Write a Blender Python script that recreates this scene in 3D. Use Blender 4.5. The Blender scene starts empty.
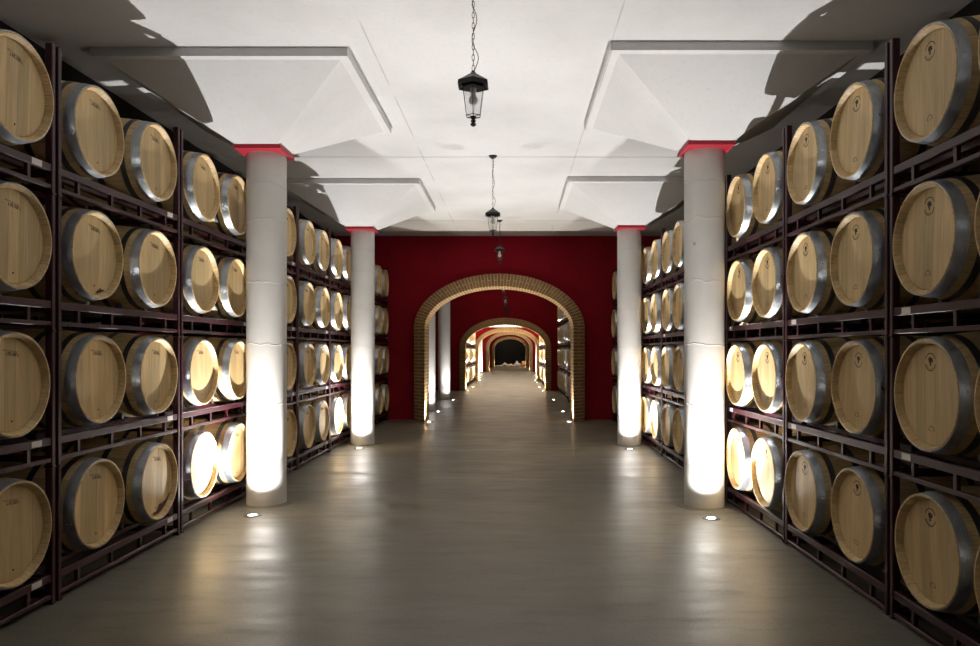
import bpy, bmesh, math, random
from mathutils import Vector, Matrix
R = random.Random(11)
PI = math.pi
C = bpy.context.scene.collection

# ---------------------------------------------------------------- helpers
def obj(name, bm, mat, parent=None, smooth=False, loc=None):
    me = bpy.data.meshes.new(name)
    bmesh.ops.recalc_face_normals(bm, faces=bm.faces)
    bm.to_mesh(me); bm.free()
    if smooth:
        for p in me.polygons: p.use_smooth = True
        try: me.set_sharp_from_angle(angle=math.radians(35))
        except Exception: pass
    if mat: me.materials.append(mat)
    o = bpy.data.objects.new(name, me); C.objects.link(o)
    if parent: o.parent = parent
    if loc: o.location = loc
    return o

def tag(o, label, cat, group=None):
    o['label'] = label; o['category'] = cat
    if group: o['group'] = group
    return o

def thing(name, label, cat, loc=(0,0,0), rz=0, group=None):
    o = bpy.data.objects.new(name, None); C.objects.link(o)
    o.empty_display_size = .1
    o.location = loc; o.rotation_euler = (0,0,rz)
    return tag(o, label, cat, group)

KIDS = {}
def dup(root, loc, rz, label, group=None, skip=()):
    if root not in KIDS:
        KIDS[root] = [(ch, list(ch.children)) for ch in root.children]
    r = root.copy(); C.objects.link(r); r.location = loc; r.rotation_euler = (0,0,rz)
    r['label'] = label
    if group: r['group'] = group
    for ch, gs in KIDS[root]:
        if ch.name.split('.')[0] in skip: continue
        c = ch.copy(); C.objects.link(c); c.parent = r
        for g in gs:
            if g.name.split('.')[0] in skip: continue
            d = g.copy(); C.objects.link(d); d.parent = c
    return r

def box(bm, x0,x1,y0,y1,z0,z1, bev=0):
    m = Matrix.Translation(((x0+x1)/2,(y0+y1)/2,(z0+z1)/2)) @ Matrix.Diagonal((abs(x1-x0),abs(y1-y0),abs(z1-z0),1))
    r = bmesh.ops.create_cube(bm, size=1, matrix=m)
    if bev:
        es = list({e for v in r['verts'] for e in v.link_edges})
        bmesh.ops.bevel(bm, geom=es, offset=bev, segments=1, affect='EDGES')
    return bm

def lathe(bm, prof, n=48, axis='z', closed=False):
    """prof: list of (r, h). Revolve round the axis."""
    rings = []
    for r, h in prof:
        ring = []
        if r < 1e-6:
            v = bm.verts.new((0,0,h) if axis=='z' else (h,0,0)); ring = [v]
        else:
            for i in range(n):
                a = 2*PI*i/n
                c, s = r*math.cos(a), r*math.sin(a)
                ring.append(bm.verts.new((c,s,h) if axis=='z' else (h,c,s)))
        rings.append(ring)
    pairs = list(zip(rings, rings[1:]))
    if closed: pairs.append((rings[-1], rings[0]))
    for a, b in pairs:
        for i in range(n):
            j = (i+1) % n
            if len(a)==1 and len(b)==1: continue
            if len(a)==1: bm.faces.new((a[0], b[i], b[j]))
            elif len(b)==1: bm.faces.new((a[i], a[j], b[0]))
            else: bm.faces.new((a[i], a[j], b[j], b[i]))
    return bm

def tube(bm, pts, r, n=8, closed=False):
    pts = [Vector(p) for p in pts]; N = len(pts); rings = []
    for i, p in enumerate(pts):
        a = pts[(i-1)%N] if (closed or i>0) else p
        b = pts[(i+1)%N] if (closed or i<N-1) else p
        t = (b-a).normalized()
        up = Vector((0,0,1)) if abs(t.z)<.9 else Vector((1,0,0))
        u = t.cross(up).normalized(); w = t.cross(u).normalized()
        rings.append([bm.verts.new(p + r*(math.cos(2*PI*k/n)*u + math.sin(2*PI*k/n)*w)) for k in range(n)])
    for i in range(N if closed else N-1):
        a, b = rings[i], rings[(i+1)%N]
        # align
        best = min(range(n), key=lambda s: sum((a[k].co-b[(k+s)%n].co).length for k in range(n)))
        for k in range(n):
            bm.faces.new((a[k], a[(k+1)%n], b[(k+1+best)%n], b[(k+best)%n]))
    if not closed:
        bm.faces.new(rings[0]); bm.faces.new(rings[-1])
    return bm

def prism(bm, poly, y0, y1):
    """poly: (x,z) outline; extruded along y."""
    a = [bm.verts.new((x,y0,z)) for x,z in poly]; b = [bm.verts.new((x,y1,z)) for x,z in poly]
    n = len(poly)
    bm.faces.new(a); bm.faces.new(b[::-1])
    for i in range(n): bm.faces.new((a[i], b[i], b[(i+1)%n], a[(i+1)%n]))
    return bm

# ---------------------------------------------------------------- materials
class NT:
    def __init__(s, name):
        s.m = bpy.data.materials.new(name); s.m.use_nodes = True
        s.t = s.m.node_tree; s.n = s.t.nodes; s.b = s.n['Principled BSDF']
    def node(s, typ, ins=None, **kw):
        n = s.n.new(typ)
        for k, v in kw.items(): setattr(n, k, v)
        for k, v in (ins or {}).items(): s.set(n.inputs[k], v)
        return n
    def set(s, sock, v):
        if isinstance(v, bpy.types.NodeSocket): s.t.links.new(v, sock)
        elif isinstance(v, tuple) and len(v)==3 and sock.type=='RGBA': sock.default_value = (*v,1)
        else: sock.default_value = v
    def math(s, op, a, b=0.0, c=0.0, clamp=False):
        n = s.node('ShaderNodeMath', {0:a,1:b,2:c}, operation=op); n.use_clamp = clamp; return n.outputs[0]
    def noise(s, vec, scale, detail=4, rough=.55, out='Fac'):
        return s.node('ShaderNodeTexNoise', {'Vector':vec,'Scale':scale,'Detail':detail,'Roughness':rough}).outputs[out]
    def mix(s, f, a, b, mode='MIX'):
        n = s.node('ShaderNodeMix', data_type='RGBA', blend_type=mode)
        s.set(n.inputs[0], f); s.set(n.inputs[6], a); s.set(n.inputs[7], b); return n.outputs[2]
    def ramp(s, f, stops):
        n = s.node('ShaderNodeValToRGB', {0:f}); e = n.color_ramp.elements
        while len(e) < len(stops): e.new(.5)
        for x, (p, c) in zip(e, stops): x.position = p; x.color = (*c,1) if isinstance(c, tuple) else (c,c,c,1)
        return n.outputs[0]
    def rng(s, v, a, b, c, d):
        return s.node('ShaderNodeMapRange', {0:v,1:a,2:b,3:c,4:d}).outputs[0]
    def scale(s, vec, sc):
        return s.node('ShaderNodeMapping', {'Vector':vec,'Scale':sc}).outputs[0]
    def bump(s, h, st, dist=.01):
        n = s.node('ShaderNodeBump', {'Height':h,'Strength':st,'Distance':dist}); s.set(s.b.inputs['Normal'], n.outputs[0])
    def P(s, **kw):
        for k, v in kw.items(): s.set(s.b.inputs[k.replace('_',' ')], v)
        return s.m
    def objc(s): return s.node('ShaderNodeTexCoord').outputs['Object']
    def pos(s): return s.node('ShaderNodeNewGeometry').outputs['Position']

def m_head():
    t = NT('oak_head'); co = t.objc(); rnd = t.node('ShaderNodeObjectInfo').outputs['Random']
    sep = t.node('ShaderNodeSeparateXYZ', {0:co})
    seed = t.math('MULTIPLY', rnd, 37.0)
    yv = t.math('ADD', t.math('DIVIDE', sep.outputs[1], .088), t.math('MULTIPLY', rnd, .9))
    idx = t.math('FLOOR', yv); fr = t.math('FRACT', yv)
    wn = t.node('ShaderNodeTexWhiteNoise', {'Vector': t.node('ShaderNodeCombineXYZ', {0:idx,1:seed}).outputs[0]}, noise_dimensions='2D').outputs[0]
    off = t.node('ShaderNodeCombineXYZ', {0:seed,1:t.math('MULTIPLY', idx, 3.1),2:seed}).outputs[0]
    v = t.node('ShaderNodeVectorMath', {0:co,1:off}, operation='ADD').outputs[0]
    g1 = t.noise(t.scale(v,(20,60,2.2)), 2.2, 6, .65)
    g2 = t.noise(t.scale(v,(6,14,1.2)), 1.5, 3)
    col = t.ramp(g1, [(.3,(.60,.425,.195)),(.55,(.76,.575,.30)),(.75,(.82,.65,.375))])
    col = t.mix(t.math('MULTIPLY', t.rng(g2,.35,.7,0,1), .35), col, (.45,.27,.11))
    col = t.mix(1, col, t.ramp(wn, [(0,.74),(.5,.93),(1,1.08)]), 'MULTIPLY')
    col = t.mix(1, col, t.ramp(rnd, [(0,(.88,.86,.82)),(.5,(.97,.97,.97)),(1,(1.05,1.02,.97))]), 'MULTIPLY')
    edge = t.math('MINIMUM', fr, t.math('SUBTRACT', 1.0, fr))
    gap = t.rng(edge, 0, .016, .55, 1.0)
    col = t.mix(1, col, t.node('ShaderNodeCombineColor', {0:gap,1:gap,2:gap}).outputs[0], 'MULTIPLY')
    t.bump(t.math('ADD', g1, t.math('MULTIPLY', gap, 2.0)), .12, .004)
    return t.P(Base_Color=col, Roughness=.55)

def m_stave():
    t = NT('oak_staves'); co = t.objc(); rnd = t.node('ShaderNodeObjectInfo').outputs['Random']
    sep = t.node('ShaderNodeSeparateXYZ', {0:co})
    z = t.math('SUBTRACT', sep.outputs[2], 0.0)
    ang = t.math('ARCTAN2', z, sep.outputs[1])
    av = t.math('MULTIPLY', ang, 28/(2*PI)); idx = t.math('FLOOR', av); fr = t.math('FRACT', av)
    seed = t.math('MULTIPLY', rnd, 53.0)
    wn = t.node('ShaderNodeTexWhiteNoise', {'Vector': t.node('ShaderNodeCombineXYZ', {0:idx,1:seed}).outputs[0]}, noise_dimensions='2D').outputs[0]
    off = t.node('ShaderNodeCombineXYZ', {0:idx,1:seed,2:seed}).outputs[0]
    v = t.node('ShaderNodeVectorMath', {0:co,1:off}, operation='ADD').outputs[0]
    g = t.noise(t.scale(v,(2.2,40,40)), 2.0, 6, .6)
    col = t.ramp(g, [(.3,(.54,.365,.165)),(.55,(.71,.52,.265)),(.78,(.80,.61,.34))])
    col = t.mix(1, col, t.ramp(wn, [(0,.78),(1,1.05)]), 'MULTIPLY')
    edge = t.math('MINIMUM', fr, t.math('SUBTRACT', 1.0, fr))
    gap = t.rng(edge, 0, .03, .45, 1.0)
    col = t.mix(1, col, t.node('ShaderNodeCombineColor', {0:gap,1:gap,2:gap}).outputs[0], 'MULTIPLY')
    t.bump(g, .15, .004)
    return t.P(Base_Color=col, Roughness=.55)

def m_steel(name, c, rough, dark):
    t = NT(name); co = t.objc()
    g = t.noise(t.scale(co,(30,6,6)), 2.5, 5, .7); g2 = t.noise(co, 9, 3)
    col = t.mix(t.rng(g,.35,.7,0,1), tuple(x*dark for x in c), c)
    t.bump(g2, .08, .004)
    return t.P(Base_Color=col, Metallic=.85, Roughness=t.rng(g2,.3,.7,rough-.08,rough+.12))

def m_rack():
    t = NT('rack_paint'); co = t.pos()
    g = t.noise(co, 14, 5, .7); g2 = t.noise(co, 2.5, 3)
    col = t.mix(t.rng(g,.55,.75,0,.5), (.038,.003,.009), (.06,.014,.016))
    col = t.mix(t.rng(g2,.45,.7,0,.5), col, (.028,.004,.007))
    t.bump(g, .1, .003)
    return t.P(Base_Color=col, Roughness=.42)

def m_floor():
    t = NT('polished_concrete'); p = t.pos()
    n1 = t.noise(p, .55, 3, .5); n2 = t.noise(p, 4.5, 3, .5); n4 = t.noise(t.scale(p,(.6,1.5,1)), 1.8, 3, .5)
    g1 = t.noise(p, 38, 3, .6); g2 = t.noise(p, 95, 2, .6)
    sc = t.noise(t.scale(p,(.8,3.2,1)), 2.4, 6, .68)
    col = t.ramp(n1, [(.3,(.125,.118,.090)),(.5,(.165,.156,.120)),(.72,(.21,.198,.158))])
    col = t.mix(t.rng(n4,.3,.75,0,.30), col, (.13,.122,.095))
    col = t.mix(t.rng(g1,.35,.70,0,.55), col, (.10,.092,.07))
    col = t.mix(t.rng(g2,.45,.75,0,.40), col, (.30,.28,.23))
    col = t.mix(t.rng(sc,.55,.78,0,.55), col, (.075,.068,.052))
    # slab joints across the aisle
    sep = t.node('ShaderNodeSeparateXYZ', {0:p})
    ry = t.rng(n4,.3,.7,.28,.42); r2 = t.rng(sc,.4,.75,.0,.13)
    rough = t.math('ADD', ry, r2)
    t.bump(t.math('ADD', t.math('ADD', n4, t.math('MULTIPLY', sc, .35)), t.math('MULTIPLY', n2, .15)), .16, .02)
    return t.P(Base_Color=col, Roughness=rough, IOR=1.5, Specular_IOR_Level=.6)

def m_ceiling():
    t = NT('ceiling_plaster'); p = t.pos()
    n1 = t.noise(p, .7, 5); n2 = t.noise(p, 22, 5, .7); n3 = t.noise(p, 60, 2)
    col = t.ramp(n1, [(.3,(.57,.565,.56)),(.6,(.68,.677,.67))])
    col = t.mix(t.rng(n2,.54,.74,0,.30), col, (.47,.455,.435))
    col = t.mix(t.rng(n3,.66,.74,0,.4), col, (.38,.36,.34))
    sep = t.node('ShaderNodeSeparateXYZ', {0:p})
    nn = t.rng(t.noise(p, 1.3, 2),.42,.55,0,1)
    for xx in (-.90, 1.14):
        d = t.math('ABSOLUTE', t.math('SUBTRACT', sep.outputs[0], xx))
        k = t.math('MULTIPLY', t.rng(d, .003, .008, .5, 0), nn)
        col = t.mix(k, col, (.22,.21,.20))
    t.bump(t.math('ADD', n2, n1), .12, .01)
    return t.P(Base_Color=col, Roughness=.85)

def m_plaster(name, c, var=.08, rough=.8, spots=True):
    t = NT(name); p = t.pos()
    n1 = t.noise(p, 1.6, 5); n2 = t.noise(p, 16, 5, .7); n3 = t.noise(p, 9, 2)
    col = t.mix(t.rng(n1,.3,.7,0,1), tuple(x*(1-var) for x in c), c)
    if spots: col = t.mix(t.rng(n3,.75,.78,0,.6), col, tuple(x*.35 for x in c))
    t.bump(n2, .12, .006)
    return t.P(Base_Color=col, Roughness=rough)

def m_column():
    t = NT('column_concrete'); p = t.pos()
    n1 = t.noise(p, 1.6, 5); n2 = t.noise(p, 16, 5, .7); n3 = t.noise(p, 9, 2)
    col = t.mix(t.rng(n1,.3,.7,0,1), (.56,.545,.52), (.66,.645,.62))
    col = t.mix(t.rng(n3,.74,.77,0,.6), col, (.2,.19,.18))
    sep = t.node('ShaderNodeSeparateXYZ', {0:p})
    wob = t.math('MULTIPLY', t.math('SUBTRACT', t.noise(t.scale(p,(3,3,.2)), 2, 3), .5), .12)
    z = t.math('ADD', sep.outputs[2], wob); h = None
    for zz in (.45, 1.02, 1.62, 2.24, 2.86, 3.22):
        g = t.rng(t.math('ABSOLUTE', t.math('SUBTRACT', z, zz)), .0, .008, 1, 0)
        h = g if h is None else t.math('MAXIMUM', h, g)
    col = t.mix(t.math('MULTIPLY', h, .22), col, (.30,.28,.26))
    t.bump(t.math('ADD', t.math('MULTIPLY', n2, .35), h), .35, .006)
    return t.P(Base_Color=col, Roughness=.8)

def m_brick(axis_uv=True):
    t = NT('brick_arch'); uv = t.node('ShaderNodeTexCoord').outputs['UV']
    br = t.node('ShaderNodeTexBrick', {'Vector':uv,'Scale':1.0,'Mortar Size':.010,'Mortar Smooth':.1,'Bias':0.0,'Brick Width':.29,'Row Height':.076,
        'Color1':(.28,.155,.055),'Color2':(.42,.25,.10),'Mortar':(.74,.58,.36)})
    br.offset = .5
    n = t.noise(uv, 18, 5, .7)
    col = t.mix(t.rng(n,.3,.7,0,.5), br.outputs[0], (.26,.15,.06))
    t.bump(t.math('SUBTRACT', t.math('MULTIPLY', n, .3), br.outputs['Fac']), .6, .01)
    return t.P(Base_Color=col, Roughness=.8)

def m_simple(name, c, rough=.5, metal=0, var=.15, **kw):
    t = NT(name); n = t.noise(t.objc(), 25, 4)
    col = t.mix(t.rng(n,.3,.7,0,1), tuple(x*(1-var) for x in c), c)
    return t.P(Base_Color=col, Roughness=rough, Metallic=metal, **kw)

def m_emit(name, c, s):
    t = NT(name); return t.P(Base_Color=(.8,.8,.8), Emission_Color=c, Emission_Strength=s)

M_head, M_stave = m_head(), m_stave()
M_hoop = m_steel('galvanised_hoop', (.66,.70,.74), .34, .72)
M_hoop2 = m_steel('dull_hoop', (.17,.175,.18), .42, .6)
M_rack, M_floor, M_ceil = m_rack(), m_floor(), m_ceiling()
M_col = m_column()
M_cap = m_plaster('red_cap_paint', (.46,.012,.035), .15, .55, False)
M_red = m_plaster('wine_red_paint', (.29,.008,.020), .2, .9, False)
M_red.node_tree.nodes['Principled BSDF'].inputs['Specular IOR Level'].default_value = .12
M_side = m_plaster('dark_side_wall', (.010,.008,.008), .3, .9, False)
M_brick = m_brick()
M_stamp = m_simple('burnt_stamp', (.055,.028,.012), .7)
M_tag = m_simple('white_tag', (.72,.66,.62), .6)
M_iron = m_simple('black_iron', (.012,.012,.014), .42, .4)
M_chain = m_simple('chain_steel', (.05,.048,.045), .4, .7)
M_bulb = m_simple('frosted_bulb', (.9,.89,.86), .35)
M_glass = bpy.data.materials.new('lantern_glass'); M_glass.use_nodes = True
_t = M_glass.node_tree; _t.nodes.remove(_t.nodes['Principled BSDF'])
_a = _t.nodes.new('ShaderNodeBsdfTransparent'); _a.inputs[0].default_value = (.97,.97,.97,1)
_g = _t.nodes.new('ShaderNodeBsdfGlossy'); _g.inputs['Roughness'].default_value = .08
_m = _t.nodes.new('ShaderNodeMixShader'); _m.inputs[0].default_value = .05
_t.links.new(_a.outputs[0], _m.inputs[1]); _t.links.new(_g.outputs[0], _m.inputs[2])
_t.links.new(_m.outputs[0], _t.nodes['Material Output'].inputs[0])
M_stain = m_simple('wine_stain', (.075,.012,.016), .35)
M_lens = m_emit('uplight_lens', (1,.97,.92), 30)
M_ring = m_simple('uplight_ring', (.10,.10,.10), .35, .6)
M_stone = m_simple('pale_stone', (.72,.68,.62), .8)
M_crate = m_simple('crate_wood', (.42,.20,.08), .7)
M_black = m_simple('black_end_wall', (.008,.008,.009), .9)
M_roller = m_simple('grey_roller', (.22,.22,.23), .35, .5)
M_dark = m_simple('dark_box', (.05,.004,.008), .5)

# ---------------------------------------------------------------- layout numbers
HZ = 1.55; CX = .315; FPX = 717.
S = 1.07        # depth scale of the hall
ZC = 4.15
WALLS = [16.2, 28.0, 37.7, 53.7, 66.5]          # front planes of the five arched walls
WT = .15
HALLC = [4.15, 4.15, 2.80, 4.15, 4.15]
END = 75.0; BACK = -4.2

def struct(name, bm, m):
    o = obj(name, bm, m); o['kind'] = 'structure'; return o

bm = bmesh.new(); box(bm, -4.2,4.2, BACK-.3,END+.3, -.2,0); struct('floor', bm, M_floor)
# ceiling slabs with open joints between them
bm = bmesh.new()
js = [BACK-.1, .2, 4.92, 9.61, 14.30, WALLS[0]+.02]
for a, b in zip(js, js[1:]): box(bm, -4.1,4.1, a+.011,b-.011, ZC,ZC+.2)
js = [WALLS[0]+WT-.02, 20.6, 25.0, WALLS[1]+.02]
for a, b in zip(js, js[1:]): box(bm, -4.1,4.1, a+.011,b-.011, ZC,ZC+.2)
box(bm, -4.1,4.1, WALLS[1]+WT-.02,WALLS[2]+.02, 2.80,3.0)
box(bm, -4.1,4.1, WALLS[2]+WT-.02,END+.2, ZC,ZC+.2)
struct('ceiling', bm, M_ceil)
bm = bmesh.new(); box(bm, -4.2,4.2, BACK-.2,END+.3, ZC+.21,ZC+.3); struct('trim_1', bm, M_black)
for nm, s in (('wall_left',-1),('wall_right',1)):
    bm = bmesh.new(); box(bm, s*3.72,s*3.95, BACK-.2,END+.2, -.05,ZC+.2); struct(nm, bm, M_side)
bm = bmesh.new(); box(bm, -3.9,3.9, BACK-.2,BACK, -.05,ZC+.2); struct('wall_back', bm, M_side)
bm = bmesh.new(); box(bm, -3.9,3.9, END,END+.2, -.05,ZC+.2); struct('wall_end', bm, M_black)

# ---------------------------------------------------------------- arched walls and brick arches
#        half inner, spring, top inner, half outer, top outer
ARCH = [(1.617,2.05,2.957,1.90,3.27),(1.55,1.72,2.575,1.79,2.84),(1.53,1.72,2.575,1.76,2.80),
        (1.50,1.85,2.78,1.75,3.03),(1.45,1.75,2.66,1.70,2.90)]
names = ['nearest and largest','second','third','fourth','last and smallest']
def arch_pts(a, sp, top, n=40):
    p = [(-a,0)] + [(-a, sp*k/6) for k in range(1,6)]
    for i in range(n+1):
        t = PI - PI*i/n
        p.append((a*math.cos(t), sp+(top-sp)*math.sin(t)))
    return p + [(a, sp*k/6) for k in range(5,0,-1)] + [(a,0)]
for k, (wy, (ai,sp,ti,ao,to)) in enumerate(zip(WALLS, ARCH)):
    mid = arch_pts(ao, sp, to)
    poly = [(-3.73,-.02),(-3.73,ZC+.1),(3.73,ZC+.1),(3.73,-.02)] + [(x, z if z>0 else -.02) for x,z in mid[::-1]]
    bm = bmesh.new(); prism(bm, poly, wy, wy+WT); struct('wall_%s' % ['front','second','third','fourth','fifth'][k], bm, M_red)
    # brick ring: splayed face, soffit, outer return, back
    I = arch_pts(ai,sp,ti); O = arch_pts(ao,sp,to)
    pro = .62 if k==0 else .16
    yi, yo, yb = wy-pro, wy-pro*.45, wy+WT+.02
    bm = bmesh.new(); uv = bm.loops.layers.uv.new('UVMap')
    L = [0]
    for (x0,z0),(x1,z1) in zip(mid, mid[1:]): L.append(L[-1]+math.hypot(x1-x0,z1-z0))
    w = ao-ai
    cols = []
    for (xi,zi),(xo,zo) in zip(I,O):
        cols.append([bm.verts.new((xi,yb,zi)), bm.verts.new((xi,yi,zi)), bm.verts.new((xo-(xo-xi)*.08,yo,zo-(zo-zi)*.08)),
                     bm.verts.new((xo,yo+.03,zo)), bm.verts.new((xo,wy+.01,zo)), bm.verts.new((xo,yb,zo))])
    us = [-(yb-yi), 0, w*.96, w, w+.3, w+.6]
    for i in range(len(cols)-1):
        for j in range(6):
            j2 = (j+1)%6
            f = bm.faces.new((cols[i][j], cols[i][j2], cols[i+1][j2], cols[i+1][j]))
            u0, u1 = us[j], (us[j2] if j<5 else us[5]+w)
            for lp, (u, v) in zip(f.loops, ((u0,L[i]),(u1,L[i]),(u1,L[i+1]),(u0,L[i+1]))): lp[uv].uv = (u, v)
    bm.faces.new(cols[0]); bm.faces.new(cols[-1])
    o = obj('brick_arch', bm, M_brick)
    tag(o, ['tan brick arch around the opening in the red wall, nearest and largest of the arches',
            'second brick arch down the corridor, framed inside the nearest arch',
            'third brick arch down the corridor, under the low bright ceiling',
            'fourth brick arch down the corridor, second smallest of the row',
            'last and smallest brick arch, framing the black end wall'][k], 'arch', 'row of brick arches down the corridor')

# ---------------------------------------------------------------- floor uplights
def uplight_proto():
    t = thing('floor_uplight', 'x', 'floor light')
    bm = bmesh.new(); lathe(bm, [(.040,.0),(.040,.006),(.070,.008),(.082,.004),(.082,.0)], 32, closed=True); obj('trim_ring', bm, M_ring, t, True)
    bm = bmesh.new(); lathe(bm, [(0,.006),(.03,.0058),(.039,.003),(.039,.0),(0,0)], 32); obj('lens', bm, M_lens, t, True)
    return t
UP = uplight_proto(); used_up = [False]
def uplight(x, y, label, power, size=136, col=(1,.975,.95), soft=.014, blend=.3, group='floor uplights', tilt=(0,0)):
    if not used_up[0]:
        UP['label'] = label; UP['group'] = group; UP.location = (x,y,0); o = UP; KIDS[UP] = [(c, []) for c in UP.children]; used_up[0] = True
    else: o = dup(UP, (x,y,0), 0, label, group)
    ld = bpy.data.lights.new('uplight_beam','SPOT'); ld.energy = power*.15; ld.spot_size = math.radians(size+12 if size<140 else size); ld.spot_blend = blend
    ld.shadow_soft_size = soft; ld.color = col
    lo = bpy.data.objects.new('uplight_beam', ld); C.objects.link(lo); lo.parent = o
    lo.location = (0,0,.03); lo.rotation_euler = (PI+tilt[0], tilt[1], 0)
    l2 = bpy.data.lights.new('uplight_core','SPOT'); l2.energy = power*.92; l2.spot_size = math.radians(104); l2.spot_blend = .75
    l2.shadow_soft_size = soft; l2.color = col
    lo = bpy.data.objects.new('uplight_core', l2); C.objects.link(lo); lo.parent = o
    lo.location = (0,0,.032); lo.rotation_euler = (PI,0,0)
    return o

# ---------------------------------------------------------------- columns
def column(x, y, label, ceil=ZC, r=.196, hs=3.54, cap=True, dy=1.0, my=-.09, group='round white columns'):
    t = thing('column', label, 'column', (x,y,0), 0, group)
    bm = bmesh.new()
    prof = [(0,0),(r,0)] + [(r,hs*k/12) for k in range(1,13)] + [(0,hs)]
    lathe(bm, prof, 64); obj('shaft', bm, M_col, t, True)
    bm = bmesh.new(); lathe(bm, [(r+.002,0),(r+.075,0),(r+.07,.005),(r+.002,.007)], 64, closed=True); obj('base_ring', bm, M_floor, t, True)
    bm = bmesh.new(); box(bm, -.228,.228,-.235+my/2,.225+my/2, hs,hs+.045, .003); obj('cap_plate', bm, M_cap, t)
    # mushroom head: inverted pyramid, flat rim, upright lip
    a, b, c = .215, 1.02, 1.10
    z0, z1, z2 = hs+.045, ceil-.078, ceil+.005
    bm = bmesh.new(); rings = []
    for h, zz in ((a,z0),(b,z1),(c,z1),(c,z2)):
        rings.append([bm.verts.new((sx*h,sy*h*dy+my,zz)) for sx,sy in ((-1,-1),(1,-1),(1,1),(-1,1))])
    for p, q in zip(rings, rings[1:]):
        for i in range(4): bm.faces.new((p[i],p[(i+1)%4],q[(i+1)%4],q[i]))
    bm.faces.new(rings[0]); bm.faces.new(rings[-1])
    obj('mushroom_head', bm, M_ceil, t)
    return t
CXX = 2.205
PW = 1.0
for k, yy in enumerate((-2.1, 2.55, 7.32, 11.98)):
    nm = ['behind the camera','just outside the frame beside the camera','nearest','farther, just before the red wall'][k]
    for s in (-1,1):
        y = yy if s<0 else yy-.12
        side = 'left' if s<0 else 'right'
        lab = {0:'round white column behind the viewpoint on the %s'%side, 1:'round white column beside the viewpoint on the %s'%side,
               2:'large round white column with red cap, nearest on the %s'%side, 3:'smaller round white column with red cap on the %s, before the red wall'%side}[k]
        column(s*CXX+(.025 if s>0 else 0), y, lab)
        lab = {0:'floor uplight behind the viewpoint on the %s'%side, 1:'floor uplight beside the viewpoint on the %s'%side,
               2:'glowing floor uplight at the foot of the nearest %s column'%side, 3:'glowing floor uplight at the foot of the farther %s column'%side}[k]
        uplight(s*(CXX-.06), y-.56, lab, 330*PW*(.0,.26,1,1)[k])
for k, yy in enumerate((18.8, 23.2)):
    for s in (-1,1):
        side = 'left' if s<0 else 'right'
        if s<0: column(-1.93, yy, 'white column beyond the nearest arch on the %s, %s of the two'%(side, ['nearer','farther'][k]))
        uplight(-1.6 if s<0 else 1.58, yy-.48, 'small glowing floor uplight beyond the nearest arch, %s on the %s'%(['nearer','farther'][k], side), (120 if s<0 else 25)*PW)
for k, yy in enumerate((41.2, 45.6, 50.0)):
    for s in (-1,1):
        side = 'left' if s<0 else 'right'
        column(s*2.05, yy, 'distant white column beyond the third arch on the %s, %s'%(side, ['nearest of three','middle of three','farthest of three'][k]))
        uplight(s*1.62, yy-.25, 'tiny floor uplight beyond the third arch on the %s, %s'%(side, ['nearest of three','middle of three','farthest of three'][k]), 600*PW, col=(1,.9,.74))
# uplights at arch jambs
for k, wy in enumerate(WALLS):
    for s in (-1,1):
        a = ARCH[k][0]
        uplight(s*(a-.085), wy-(.53 if k==0 else .04), 'floor uplight at the %s foot of the %s brick arch'%('left' if s<0 else 'right', names[k].split(' and')[0]), [170,200,420,600,600][k]*PW, size=(110 if k==0 else 150), col=((1,.90,.76) if k==0 else (1,.80,.56)), group='uplights at the arch feet')
for yy in (30.6, 34.9):
    for s in (-1,1):
        uplight(s*1.42, yy, 'tiny floor uplight before the low room racks, %s on the %s'%('nearer' if yy<30 else 'farther', 'left' if s<0 else 'right'), 420*PW, col=(1,.86,.64))

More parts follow.
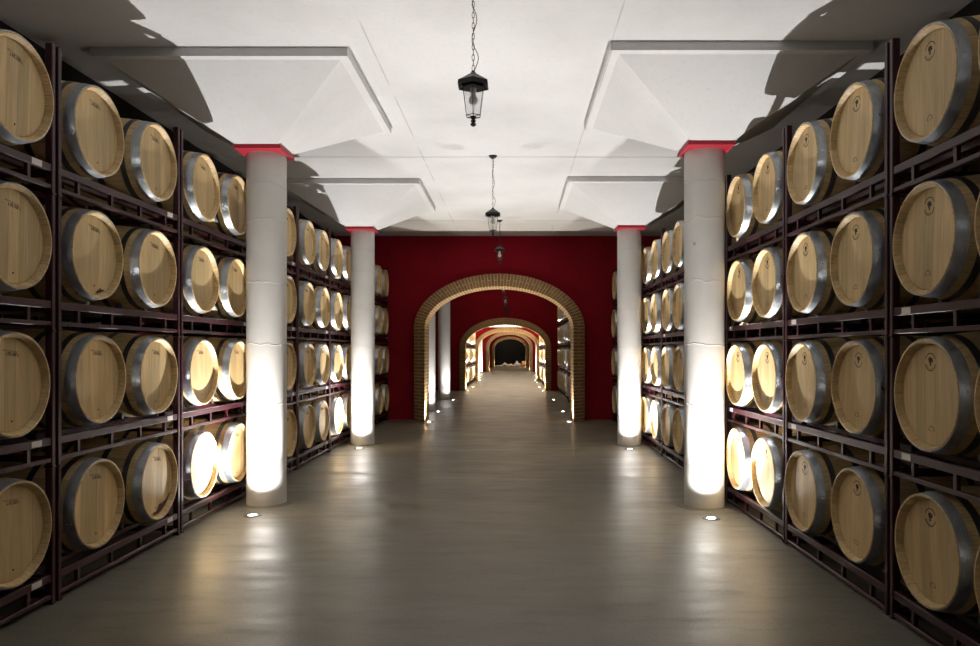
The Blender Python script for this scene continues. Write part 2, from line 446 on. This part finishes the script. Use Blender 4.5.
# ---------------------------------------------------------------- barrels
RE, RB, HL = .291, .341, .465
def rad(x): return RB-(RB-RE)*(x/HL)**2
BZ = RB      # origin at the lowest point of the bilge
def make_barrel(kind):
    t = thing('wine_barrel', 'x', 'barrel')
    bm = bmesh.new()
    n = 18
    prof = [(.266,-HL+.04),(.270,-HL+.025),(.281,-HL)]
    prof += [(RE-.002,-HL)]
    for i in range(n+1):
        x = -HL+2*HL*i/n; prof.append((rad(x)-(.0 if 0<i<n else .001), x*(.998)))
    prof += [(RE-.002,HL),(.281,HL),(.270,HL-.025),(.266,HL-.04)]
    lathe(bm, prof, 64, 'x'); o = obj('staves', bm, M_stave, t, True, (0,0,BZ))
    heads = []
    for s in (1,-1):
        bm = bmesh.new()
        lathe(bm, [(0,s*(HL-.038)),(.262,s*(HL-.038)),(.2685,s*(HL-.044)),(.2685,s*(HL-.06)),(0,s*(HL-.06))], 64, 'x')
        heads.append(obj('head', bm, M_head, t, False, (0,0,BZ)))
    for s in (1,-1):
        for a, b, m, nm in ((.004,.064,M_hoop,'hoop'),(.108,.146,M_hoop2,'hoop'),(.285,.325,M_hoop2,'hoop')):
            bm = bmesh.new(); x0, x1 = HL-a, HL-b
            xs = [x0, (x0+x1)/2, x1]
            pr = [(rad(x)+.0005, s*x) for x in xs] + [(rad(x)+.0032, s*x) for x in xs[::-1]]
            lathe(bm, pr, 64, 'x', closed=True)
            for dx in (.3,.7):   # rivets on the lap
                xr = x0+(x1-x0)*dx; aa = math.radians(196 if s>0 else 160)
                rr = rad(xr)+.003
                bmesh.ops.create_uvsphere(bm, u_segments=8, v_segments=5, radius=.0055, matrix=Matrix.Translation((s*xr, rr*math.cos(aa), rr*math.sin(aa))))
            obj(nm, bm, m, t, True, (0,0,BZ))
    xh = HL-.038
    H = heads[0]
    if kind == 'left':
        bm = bmesh.new(); rr = random.Random(3)
        # two lines of small burnt lettering, too fine to read
        def stroke(y0,z0,y1,z1,w):
            d = Vector((0,y1-y0,z1-z0)); q = Vector((0,-d.z,d.y)).normalized()*w/2
            c = [Vector((xh,y0,z0)),Vector((xh,y1,z1))]
            pts = [c[0]-q,c[1]-q,c[1]+q,c[0]+q]
            a = [bm.verts.new(p) for p in pts]; b = [bm.verts.new(p+Vector((.0006,0,0))) for p in pts]
            bm.faces.new(a); bm.faces.new(b)
            for i in range(4): bm.faces.new((a[i],a[(i+1)%4],b[(i+1)%4],b[i]))
        y = -.062
        while y < .055:
            w = rr.choice((.005,.007,.008)); zz = .196-.10*(y+.06)
            stroke(y,zz-.004,y+.001,zz+.005,.0016)
            if rr.random()<.6: stroke(y,zz+rr.choice((-.004,0,.004)),y+w*.8,zz+rr.choice((-.004,0,.004)),.0016)
            y += w+.0025
        y = -.038
        for i in range(7):
            zz = .178-.08*(y+.05)
            stroke(y,zz-.010,y+.003,zz+.008,.0038)
            if i%2==0: stroke(y,zz-.008,y+.010,zz-.008,.0034)
            if i%3: stroke(y,zz+.007,y+.010,zz+.007,.0034)
            if i in (1,3,4): stroke(y+.010,zz-.009,y+.011,zz+.008,.0034)
            y += .0155
        obj('lettering', bm, M_stamp, H)
        bm = bmesh.new(); bmesh.ops.create_cone(bm, cap_ends=True, segments=16, radius1=.006, radius2=.006, depth=.002,
            matrix=Matrix.Translation((xh+.0006,.01,-.205)) @ Matrix.Rotation(PI/2,4,'Y'))
        obj('plug', bm, M_stamp, H)
    elif kind == 'right':
        bm = bmesh.new(); zc = .172
        def arc(cy,cz,r,a0,a1,w,n=20):
            prev = None
            for i in range(n+1):
                a = math.radians(a0+(a1-a0)*i/n); q = []
                for rr_ in (r-w/2,r+w/2):
                    for dx in (0,.0006): q.append(bm.verts.new((xh+dx, cy+rr_*math.cos(a), cz+rr_*math.sin(a))))
                if prev:
                    for i0,i1 in ((0,1),(1,3),(3,2),(2,0)): bm.faces.new((prev[i0],prev[i1],q[i1],q[i0]))
                prev = q
        arc(0,zc,.046,20,160,.005); arc(0,zc,.046,195,345,.005)
        arc(0,zc,.037,195,300,.002)
        def disc(cy,cz,r):
            bmesh.ops.create_cone(bm, cap_ends=True, segments=10, radius1=r, radius2=r, depth=.0012, matrix=Matrix.Translation((xh+.0004,cy,cz)) @ Matrix.Rotation(PI/2,4,'Y'))
        for gy, gz in ((-.010,.012),(0,.013),(.010,.012),(-.006,.004),(.005,.004),(-.001,-.004),(.001,-.012),(.012,.004)):   # bunch of grapes
            disc(gy*1.2, zc+gz*1.2, .0066)
        disc(.004, zc+.022, .0045); disc(-.006, zc+.022, .004)
        obj('grape_emblem', bm, M_stamp, H)
        bm = bmesh.new(); arc(0,-.188,.024,0,180,.0035); 
        for i in range(8): 
            if i!=3: disc(-.021+.006*i, -.188, .0017)
        obj('small_arch_mark', bm, M_stamp, H)
    return t
BL, BR, BF = make_barrel('left'), make_barrel('right'), make_barrel('plain')

def children(o): return [c for c in bpy.data.objects if c.parent == o]
def tilt_jitter(o, rng, amt=1.0):
    o.rotation_euler = (0, 0, o.rotation_euler.z + math.radians(rng.uniform(-1.3,1.3))*amt)

FACE = 2.465
ROWN = ['bottom row','second row up','third row up','top row']
ORD = ['first','second','third','fourth','fifth','sixth','seventh','eighth']
PITCH = {-1:.836, 1:.817}; Z0 = {-1:.523, 1:.503}
bays = {-1:[(b+.06)*S for b in (2.54,4.08,5.62,7.16,8.70,10.24,11.78,13.50)], 1:[(b+.085)*S for b in (2.33,3.83,5.33,6.83,8.33,9.83,11.33,13.22)]}
BLEN = {-1:1.54*S-.022, 1:1.50*S-.022}
def offs(s): return (.385*S,1.12*S) if s<0 else (.37*S,1.10*S)

def project(X, Y): return 513.5+(X-CX)*FPX/Y

barrels = []   # (side, y, row)
for s in (-1,1):
    ys = [b+o for b in bays[s] for o in offs(s)]
    if s < 0: ys[1] = 4.03
    else: ys[0] += .07
    # which stretch of the rack can one point to?
    zones = {}
    for y in ys:
        xp = project(s*FACE, y)
        if s<0: z = 'out' if y<3.5 else 'a' if xp<247 else 'h1' if xp<282 else 'b' if xp<352 else 'h2' if xp<372 else 'c'
        else:   z = 'out' if y<3 else 'a' if xp>726 else 'h1' if xp>688 else 'b' if xp>639 else 'h2' if xp>615.5 else 'c'
        zones.setdefault(z, []).append(y)
    side = 'left' if s<0 else 'right'
    # the lot visible before the nearest column counts from the picture edge
    for r in range(4):
        zc = Z0[s]+PITCH[s]*r
        for z, lst in zones.items():
            for i, y in enumerate(lst):
                row = ROWN[r]
                if z=='a': lab = 'oak barrel, %s of %s racks, %s from the %s picture edge' % (row, side, ORD[i], side)
                elif z=='out':
                    lab = ('oak barrel, %s, cut off at the right picture edge' if s>0 else 'oak barrel, %s of left racks, outside the left picture edge') % row
                elif z=='h1': lab = 'oak barrel behind the nearest %s column, %s, %s' % (side, row, ['nearer','farther','farthest'][i])
                elif z=='b': lab = 'oak barrel between the %s columns, %s, %s from the nearest column' % (side, row, ORD[i])
                elif z=='h2': lab = 'oak barrel behind the farther %s column, %s, %s' % (side, row, ['nearer','farther','farthest','last'][i])
                else: lab = 'small oak barrel past the farther %s column, %s, %s' % (side, row, 'nearer' if i==0 and len(lst)>1 else 'beside the red wall')
                src = BL if s<0 else BR
                first = not any(b[0]==s for b in barrels)
                loc = (s*(FACE+HL+R.uniform(-.012,.012)), y+R.uniform(-.004,.004), zc-BZ)
                rz = (0 if s<0 else PI) + math.radians(R.uniform(-.8,.8))
                grp = 'oak barrels on the %s racks' % side
                if first:
                    KIDS[src] = [(ch, children(ch)) for ch in children(src)]
                barrels.append((s,y,r))
                o = dup(src, loc, rz, lab, grp)
                roll = math.radians(R.uniform(-4,4))
                o['_roll'] = roll
# the prototypes become real barrels in the far rooms below
roots = [o for o in C.objects if o.name.startswith('wine_barrel') and '_roll' in o.keys()]
kid_of = {}
for o in C.objects:
    if o.parent: kid_of.setdefault(o.parent.name, []).append(o)
for o in roots:
    for ch in kid_of[o.name]: ch.rotation_euler = (o['_roll'],0,0)
    del o['_roll']
def set_rot(pt): pass

# wine stains on two left barrels
def stain(bname_label, pts, label):
    for o in roots:
        if o['label'] == bname_label:
            hd = [c for c in kid_of[o.name] if c.name.split('.')[0]=='head'][0]
            bm = bmesh.new(); x = HL-.0375
            a = [bm.verts.new((x,y,z)) for y,z in pts]; b = [bm.verts.new((x+.0005,y,z)) for y,z in pts]
            bm.faces.new(a); bm.faces.new(b)
            for i in range(len(pts)): bm.faces.new((a[i],a[(i+1)%len(pts)],b[(i+1)%len(pts)],b[i]))
            st = obj('wine_stain', bm, M_stain, hd); st['label'] = label
            o['label'] = o['label'].replace('oak barrel', 'wine-stained oak barrel')
def crescent(a0,a1,r,w,rng):
    o_ = []; i_ = []
    for k in range(17):
        a = math.radians(a0+(a1-a0)*k/16); ww = w*math.sin(PI*k/16)*(.6+.8*rng.random())+.002
        o_.append((r*math.cos(a), r*math.sin(a))); i_.append(((r-ww)*math.cos(a),(r-ww)*math.sin(a)))
    return o_ + i_[::-1]
stain('oak barrel, bottom row of left racks, third from the left picture edge', crescent(-105,-25,.256,.05,random.Random(4)), 'dark wine stain along the lower rim')
stain('oak barrel, third row up of left racks, second from the left picture edge', crescent(-85,-60,.256,.022,random.Random(5)), 'small dark wine stain')

# ---------------------------------------------------------------- racks
def make_rack(L, H, zc0, top, tagged):
    """Origin: floor level of this tier, on the barrel face plane, middle of the bay. Local +X faces the aisle."""
    t = thing('barrel_rack', 'x', 'rack')
    ph = H-.002 + (.095 if top else 0)
    h = L/2
    xf0, xf1 = -.085, -.040
    xb0, xb1 = -.86, -.815
    for (a,b) in ((xf0,xf1),(xb0,xb1)):
        for s in (-1,1):
            bm = bmesh.new(); y0 = s*(h-.002); y1 = s*(h-.036)
            box(bm, a,b, min(y0,y1),max(y0,y1), 0,ph, .004)
            if ph > 0: box(bm, a-.006,b+.004, min(y0,y1)-.0,max(y0,y1)+.0, H-.53 if False else .0,.012)
            obj('post', bm, M_rack, t)
    zu, zl = zc0-.36, zc0-.475
    yi = h-.036
    for a,b in ((xf0+.005,xf1-.005),(xb0+.005,xb1-.005)):
        bm = bmesh.new(); box(bm, a,b,-yi,yi, zu-.025,zu+.022,.003); obj('upper_rail', bm, M_rack, t)
        bm = bmesh.new(); box(bm, a,b,-yi,yi, max(zl-.014,.004),zl+.012,.003); obj('lower_rail', bm, M_rack, t)
        for k in range(4):
            y = -yi + (k+.5+.0)*(2*yi)/4
            bm = bmesh.new(); box(bm, a+.006,b-.006,y-.013,y+.013, zl+.012,zu-.025); obj('strut', bm, M_rack, t)
    for xc in (-HL-.24,-HL+.24):
        zt = zc0-rad(.24)-.001
        bm = bmesh.new(); box(bm, xc-.025,xc+.025,-yi,yi, zt-.035,zt,.003); obj('cradle_rail', bm, M_rack, t)
        for y0 in (-L/2+(.385 if L>1.6 else .37)*S, -L/2+(1.12 if L>1.6 else 1.10)*S):
            for sy in (-1,1):
                bm = bmesh.new(); yy = y0+sy*.17
                bmesh.ops.create_cone(bm, cap_ends=True, segments=16, radius1=.020, radius2=.020, depth=.05, matrix=Matrix.Translation((xc,yy,zt+.019)) @ Matrix.Rotation(PI/2,4,'Y'))
                obj('roller', bm, M_roller, t, True)
    for s in (-1,1):
        y = s*(h-.019)
        bm = bmesh.new(); box(bm, xb1,xf0, y-.016,y+.016, zc0-.40,zc0-.365,.003); obj('side_bar', bm, M_rack, t)
        bm = bmesh.new(); box(bm, xb1,xf0, y-.012,y+.012, zl-.012 if zl>.03 else .006,zl+.014,.003); obj('side_bar', bm, M_rack, t)
    if tagged:
        bm = bmesh.new(); ys = (h-.17) if tagged>0 else -(h-.17)
        box(bm, xf1-.0065,xf1-.0035, ys-.045,ys+.045, zu-.019,zu+.017); ob = obj('paper_tag', bm, M_tag, t); ob['label'] = 'small white paper tag'
    return t
protos = {}
def place_rack(s, L, y, r, face, label, group, zoff=0, H=None):
    H = H or PITCH[s]; key = (s, round(L,2), r==3, r in (0,3) or s<0)
    if key not in protos:
        protos[key] = make_rack(L, H, Z0[s], r==3, 1 if s<0 else (0 if r==3 else -1 if r==1 else 0))
        p = protos[key]; p['label'] = label; p['group'] = group
        p.location = (s*face, y, zoff+H*r); p.rotation_euler = (0,0,0 if s<0 else PI)
        KIDS[p] = [(ch, []) for ch in p.children]
        return p
    skip = ('paper_tag',) if (R.random()<.35) else ()
    return dup(protos[key], (s*face, y, zoff+H*r), 0 if s<0 else PI, label, group, skip)
RT = ['bottom tier','second tier up','third tier up','top tier']
for s in (-1,1):
    side = 'left' if s<0 else 'right'
    for i, b in enumerate(bays[s]):
        where = ['at the %s picture edge'%side, 'second stack from the %s picture edge'%side, 'just before the nearest %s column'%side, 'behind the nearest %s column'%side,
                 'first stack past the nearest %s column'%side, 'second stack past the nearest %s column'%side, 'behind the farther %s column'%side, 'beside the red wall, %s side'%side][i]
        for r in range(4):
            place_rack(s, BLEN[s], b+BLEN[s]/2+.011, r, FACE, 'dark red steel barrel rack, %s, %s' % (RT[r], where), 'steel barrel racks, %s side'%side)

# racks and barrels in the rooms beyond
def far_stack(s, face, y0, nb, rows, room, L=1.62):
    side = 'left' if s<0 else 'right'
    H = PITCH[s]
    for b in range(nb):
        yb = y0+b*(L+.02)
        pos = 'only stack' if nb==1 else (ORD[b]+' stack')
        for r in range(rows):
            key = (s, 'far', r==3)
            lab = 'dark barrel rack %s, %s side, %s, %s' % (room, side, pos, RT[r] if rows==4 else ['lowest tier','middle tier','upper tier'][r])
            place_rack(s, BLEN[s], yb+L/2, r, face, lab, 'racks in the far rooms')
            for j, o in enumerate(offs(s)):
                lab = 'small oak barrel %s, %s side, %s, %s, %s' % (room, side, pos, ('row %s'%['one','two','three','four'][r])+' up', ['nearer','farther'][j])
                loc = (s*(face+HL), yb+o+.0, Z0[s]+H*r-BZ); rz = 0 if s<0 else PI
                if not far_used:
                    far_used.append(1); KIDS[BF] = [(ch, []) for ch in children(BF)]
                    BF.location = loc; BF.rotation_euler = (0,0,rz); BF['label'] = lab; BF['group'] = 'barrels in the far rooms'
                else: dup(BF, loc, rz, lab, 'barrels in the far rooms')
far_used = []
far_stack(1, 1.92, 16.6, 3, 4, 'past first arch')
far_stack(1, 1.99, 22.6, 3, 4, 'before second arch')
far_stack(-1, 2.42, 19.6, 2, 4, 'past first arch')
for s in (-1,1): far_stack(s, 1.63, 28.7, 5, 3, 'in the low room')

# remove the two unplaced prototypes (their copies stand in the racks)
for src in (BL, BR):
    for ch in children(src):
        for g in children(ch): bpy.data.objects.remove(g)
        bpy.data.objects.remove(ch)
    bpy.data.objects.remove(src)

# ---------------------------------------------------------------- lanterns
def hexring(bm, r, z, n=6, ph=PI/6): return [bm.verts.new((r*math.cos(ph+2*PI*i/n), r*math.sin(ph+2*PI*i/n), z)) for i in range(n)]
def make_lantern(x, y, ztop, label, drop):
    """ztop: ceiling; drop: roof apex below the ceiling."""
    t = thing('pendant_lantern', label, 'lantern', (x,y,ztop), 0, 'black pendant lanterns along the aisle')
    bm = bmesh.new(); lathe(bm, [(0,0),(.055,0),(.055,-.008),(.035,-.03),(.010,-.045),(0,-.045)], 24); obj('ceiling_rose', bm, M_iron, t, True)
    bm = bmesh.new(); z = -.045; k = 0
    n = max(1, int((drop-.045)/.034)); st = (drop-.045)/n
    for k in range(n):
        zz = z-(k+.5)*st; rx = .0085; rz_ = st/2+.004
        pts = []
        for i in range(12):
            a = 2*PI*i/12; u, w = rx*math.cos(a), rz_*math.sin(a)
            pts.append((u,0,zz+w) if k%2==0 else (0,u,zz+w))
        tube(bm, pts, .0022, 6, True)
    obj('chain', bm, M_chain, t, True)
    bm = bmesh.new(); pts = []
    for i in range(25):
        f = i/24; b = .018*math.sin(f*PI*5)*math.sin(f*PI)+ (.022*math.sin((f-.75)/.25*PI) if f>.75 else 0)
        pts.append((.006+b, .004, -.03-(drop-.03)*f))
    tube(bm, pts, .0028, 6); obj('cable', bm, M_iron, t, True)
    a = -drop
    bm = bmesh.new()
    R_ = [hexring(bm,.010,a), hexring(bm,.020,a-.018), hexring(bm,.055,a-.042), hexring(bm,.112,a-.078), hexring(bm,.116,a-.108), hexring(bm,.105,a-.106), hexring(bm,.085,a-.085)]
    for p, q in zip(R_, R_[1:]):
        for i in range(6): bm.faces.new((p[i],p[(i+1)%6],q[(i+1)%6],q[i]))
    bm.faces.new(R_[0]); bm.faces.new(R_[-1]); obj('roof', bm, M_iron, t)
    bm = bmesh.new(); z1, z2 = a-.118, a-.305
    A, B = hexring(bm,.082,a-.086), hexring(bm,.080,z1)
    for i in range(6): bm.faces.new((A[i],A[(i+1)%6],B[(i+1)%6],B[i]))
    bm.faces.new(A); bm.faces.new(B); obj('collar', bm, M_iron, t)
    bm = bmesh.new()
    A, B = hexring(bm,.076,z1), hexring(bm,.050,z2); A2, B2 = hexring(bm,.0735,z1), hexring(bm,.0475,z2)
    for i in range(6):
        j = (i+1)%6
        bm.faces.new((A[i],A[j],B[j],B[i])); bm.faces.new((A2[i],B2[i],B2[j],A2[j]))
        bm.faces.new((A[i],A2[i],A2[j],A[j])); bm.faces.new((B[i],B[j],B2[j],B2[i]))
    obj('glass_shade', bm, M_glass, t)
    bm = bmesh.new()
    for i in range(6):
        an = PI/6+2*PI*i/6; c, s = math.cos(an), math.sin(an)
        tube(bm, [(.078*c,.078*s,z1),(.052*c,.052*s,z2)], .0016, 5)
    for i in range(3):
        an = PI/6+PI*i/3; c, q = .052*math.cos(an), .052*math.sin(an); tube(bm, [(c,q,z2),(-c,-q,z2)], .0018, 5)
    tube(bm, [(.052*math.cos(PI/6+PI*i/3),.052*math.sin(PI/6+PI*i/3),z2) for i in range(6)], .0028, 6, True)
    obj('cage', bm, M_iron, t)
    bm = bmesh.new(); lathe(bm, [(0,z2-.002),(.020,z2-.002),(.022,z2-.010),(.016,z2-.018),(.010,z2-.022),(.017,z2-.030),(.017,z2-.038),(.009,z2-.043),(.020,z2-.052),(.018,z2-.062),(.006,z2-.070),(0,z2-.071)], 20)
    obj('finial', bm, M_iron, t, True)
    bm = bmesh.new(); lathe(bm, [(0,z1+.0),(.020,z1+.0),(.020,z1-.035),(0,z1-.035)], 20); obj('lamp_holder', bm, M_bulb, t, True)
    bm = bmesh.new(); lathe(bm, [(0,z1-.035),(.015,z1-.036),(.018,z1-.050),(.029,z1-.070),(.031,z1-.086),(.024,z1-.104),(.010,z1-.114),(0,z1-.116)], 24); obj('bulb', bm, M_bulb, t, True)
    return t
make_lantern(.045, 4.81, ZC, 'nearest and largest black hanging lantern with a bare unlit bulb', .72)
make_lantern(.040, 9.55, ZC, 'second black hanging lantern, smaller, in the middle of the aisle', .69)
make_lantern(.040, 14.25, ZC, 'third black hanging lantern, seen against the red wall above the arch', .50)
make_lantern(.040, 19.9, ZC, 'small hanging lantern seen just under the crown of the nearest arch', .69)
make_lantern(.040, 24.4, ZC, 'tiniest hanging lantern, seen over the second arch', .72)

# small red-brown box on the second arched wall
bm = bmesh.new(); box(bm, -.09,.12, WALLS[1]-.075,WALLS[1]-.001, 3.02,3.28, .01)
tag(obj('wall_box', bm, M_dark), 'small dark box fixed to the red wall above the second arch', 'box')

# ---------------------------------------------------------------- pale heap at the far end
rs = random.Random(8)
spots = [(-.55,70.8,.55,.40),(-.25,70.5,.40,.24),(0.05,70.9,.45,.30),(.35,70.6,.40,.20),(.62,70.9,.50,.52),(.95,70.7,.45,.34),(-.95,70.7,.40,.18),(-1.3,71.0,.35,.14)]
labs = ['tall pale rock left of centre in the distant heap','low pale rock beside the tall left rock in the distant heap','rounded pale rock at the middle of the distant heap',
        'flat pale rock right of the middle of the distant heap','tallest pale pointed rock in the distant heap','pale rock next to the brown crate in the distant heap',
        'small pale rock at the left of the distant heap','smallest pale rock at the far left of the distant heap']
for (x,y,w,h), lb in zip(spots, labs):
    bm = bmesh.new(); bmesh.ops.create_icosphere(bm, subdivisions=3, radius=1)
    ph = [rs.uniform(0,6) for _ in range(6)]
    for v in bm.verts:
        c = v.co; k = 1+.16*math.sin(3*c.x+ph[0])+.14*math.sin(4*c.y+ph[1])+.12*math.sin(5*c.z+ph[2])
        zz = c.z*k*h*.55+h*.45
        v.co = (c.x*k*w*.45*(1.15-.5*max(c.z,0)), c.y*k*w*.45*(1.15-.5*max(c.z,0)), max(zz,0))
    tag(obj('pale_rock', bm, M_stone, None, False, (x,y,0)), lb, 'rock', 'pale heap at the far end')
t = thing('wooden_crate', 'brown wooden crate at the right end of the distant pale heap', 'crate', (1.42,70.7,0))
for k in range(4):
    bm = bmesh.new(); z = .02+k*.135
    box(bm,-.3,.3,-.25,-.23,z,z+.12); box(bm,-.3,.3,.23,.25,z,z+.12); box(bm,-.3,-.28,-.23,.23,z,z+.12); box(bm,.28,.3,-.23,.23,z,z+.12); obj('slat_band', bm, M_crate, t)
for sx in (-1,1):
    for sy in (-1,1):
        bm = bmesh.new(); box(bm, sx*.28-.02,sx*.28+.02, sy*.23-.02,sy*.23+.02, 0,.56); obj('corner_post', bm, M_crate, t)
for s in (-1,1):
    uplight(s*1.3, 69.4, 'floor uplight before the distant pale heap on the %s'%('left' if s<0 else 'right'), 500*PW, size=165, col=(1,.85,.65))

# ---------------------------------------------------------------- camera, world
w = bpy.data.worlds.new('World'); bpy.context.scene.world = w; w.use_nodes = True
w.node_tree.nodes['Background'].inputs[0].default_value = (0,0,0,1)
w.node_tree.nodes['Background'].inputs[1].default_value = 0
cd = bpy.data.cameras.new('Camera'); cam = bpy.data.objects.new('Camera', cd); C.objects.link(cam)
cd.sensor_fit = 'HORIZONTAL'; cd.sensor_width = 36; cd.lens = 36*FPX/980
cam.location = (CX,0,HZ); cam.rotation_euler = (PI/2,0,0)
cd.shift_x = -(513.5-490)/980; cd.shift_y = (351-323)/980
cd.clip_start = .05; cd.clip_end = 200
sc = bpy.context.scene; sc.camera = cam
vs = sc.view_settings; vs.view_transform = 'Standard'; vs.look = 'None'; vs.gamma = 1; vs.use_curve_mapping = False
vs.exposure = 0.55
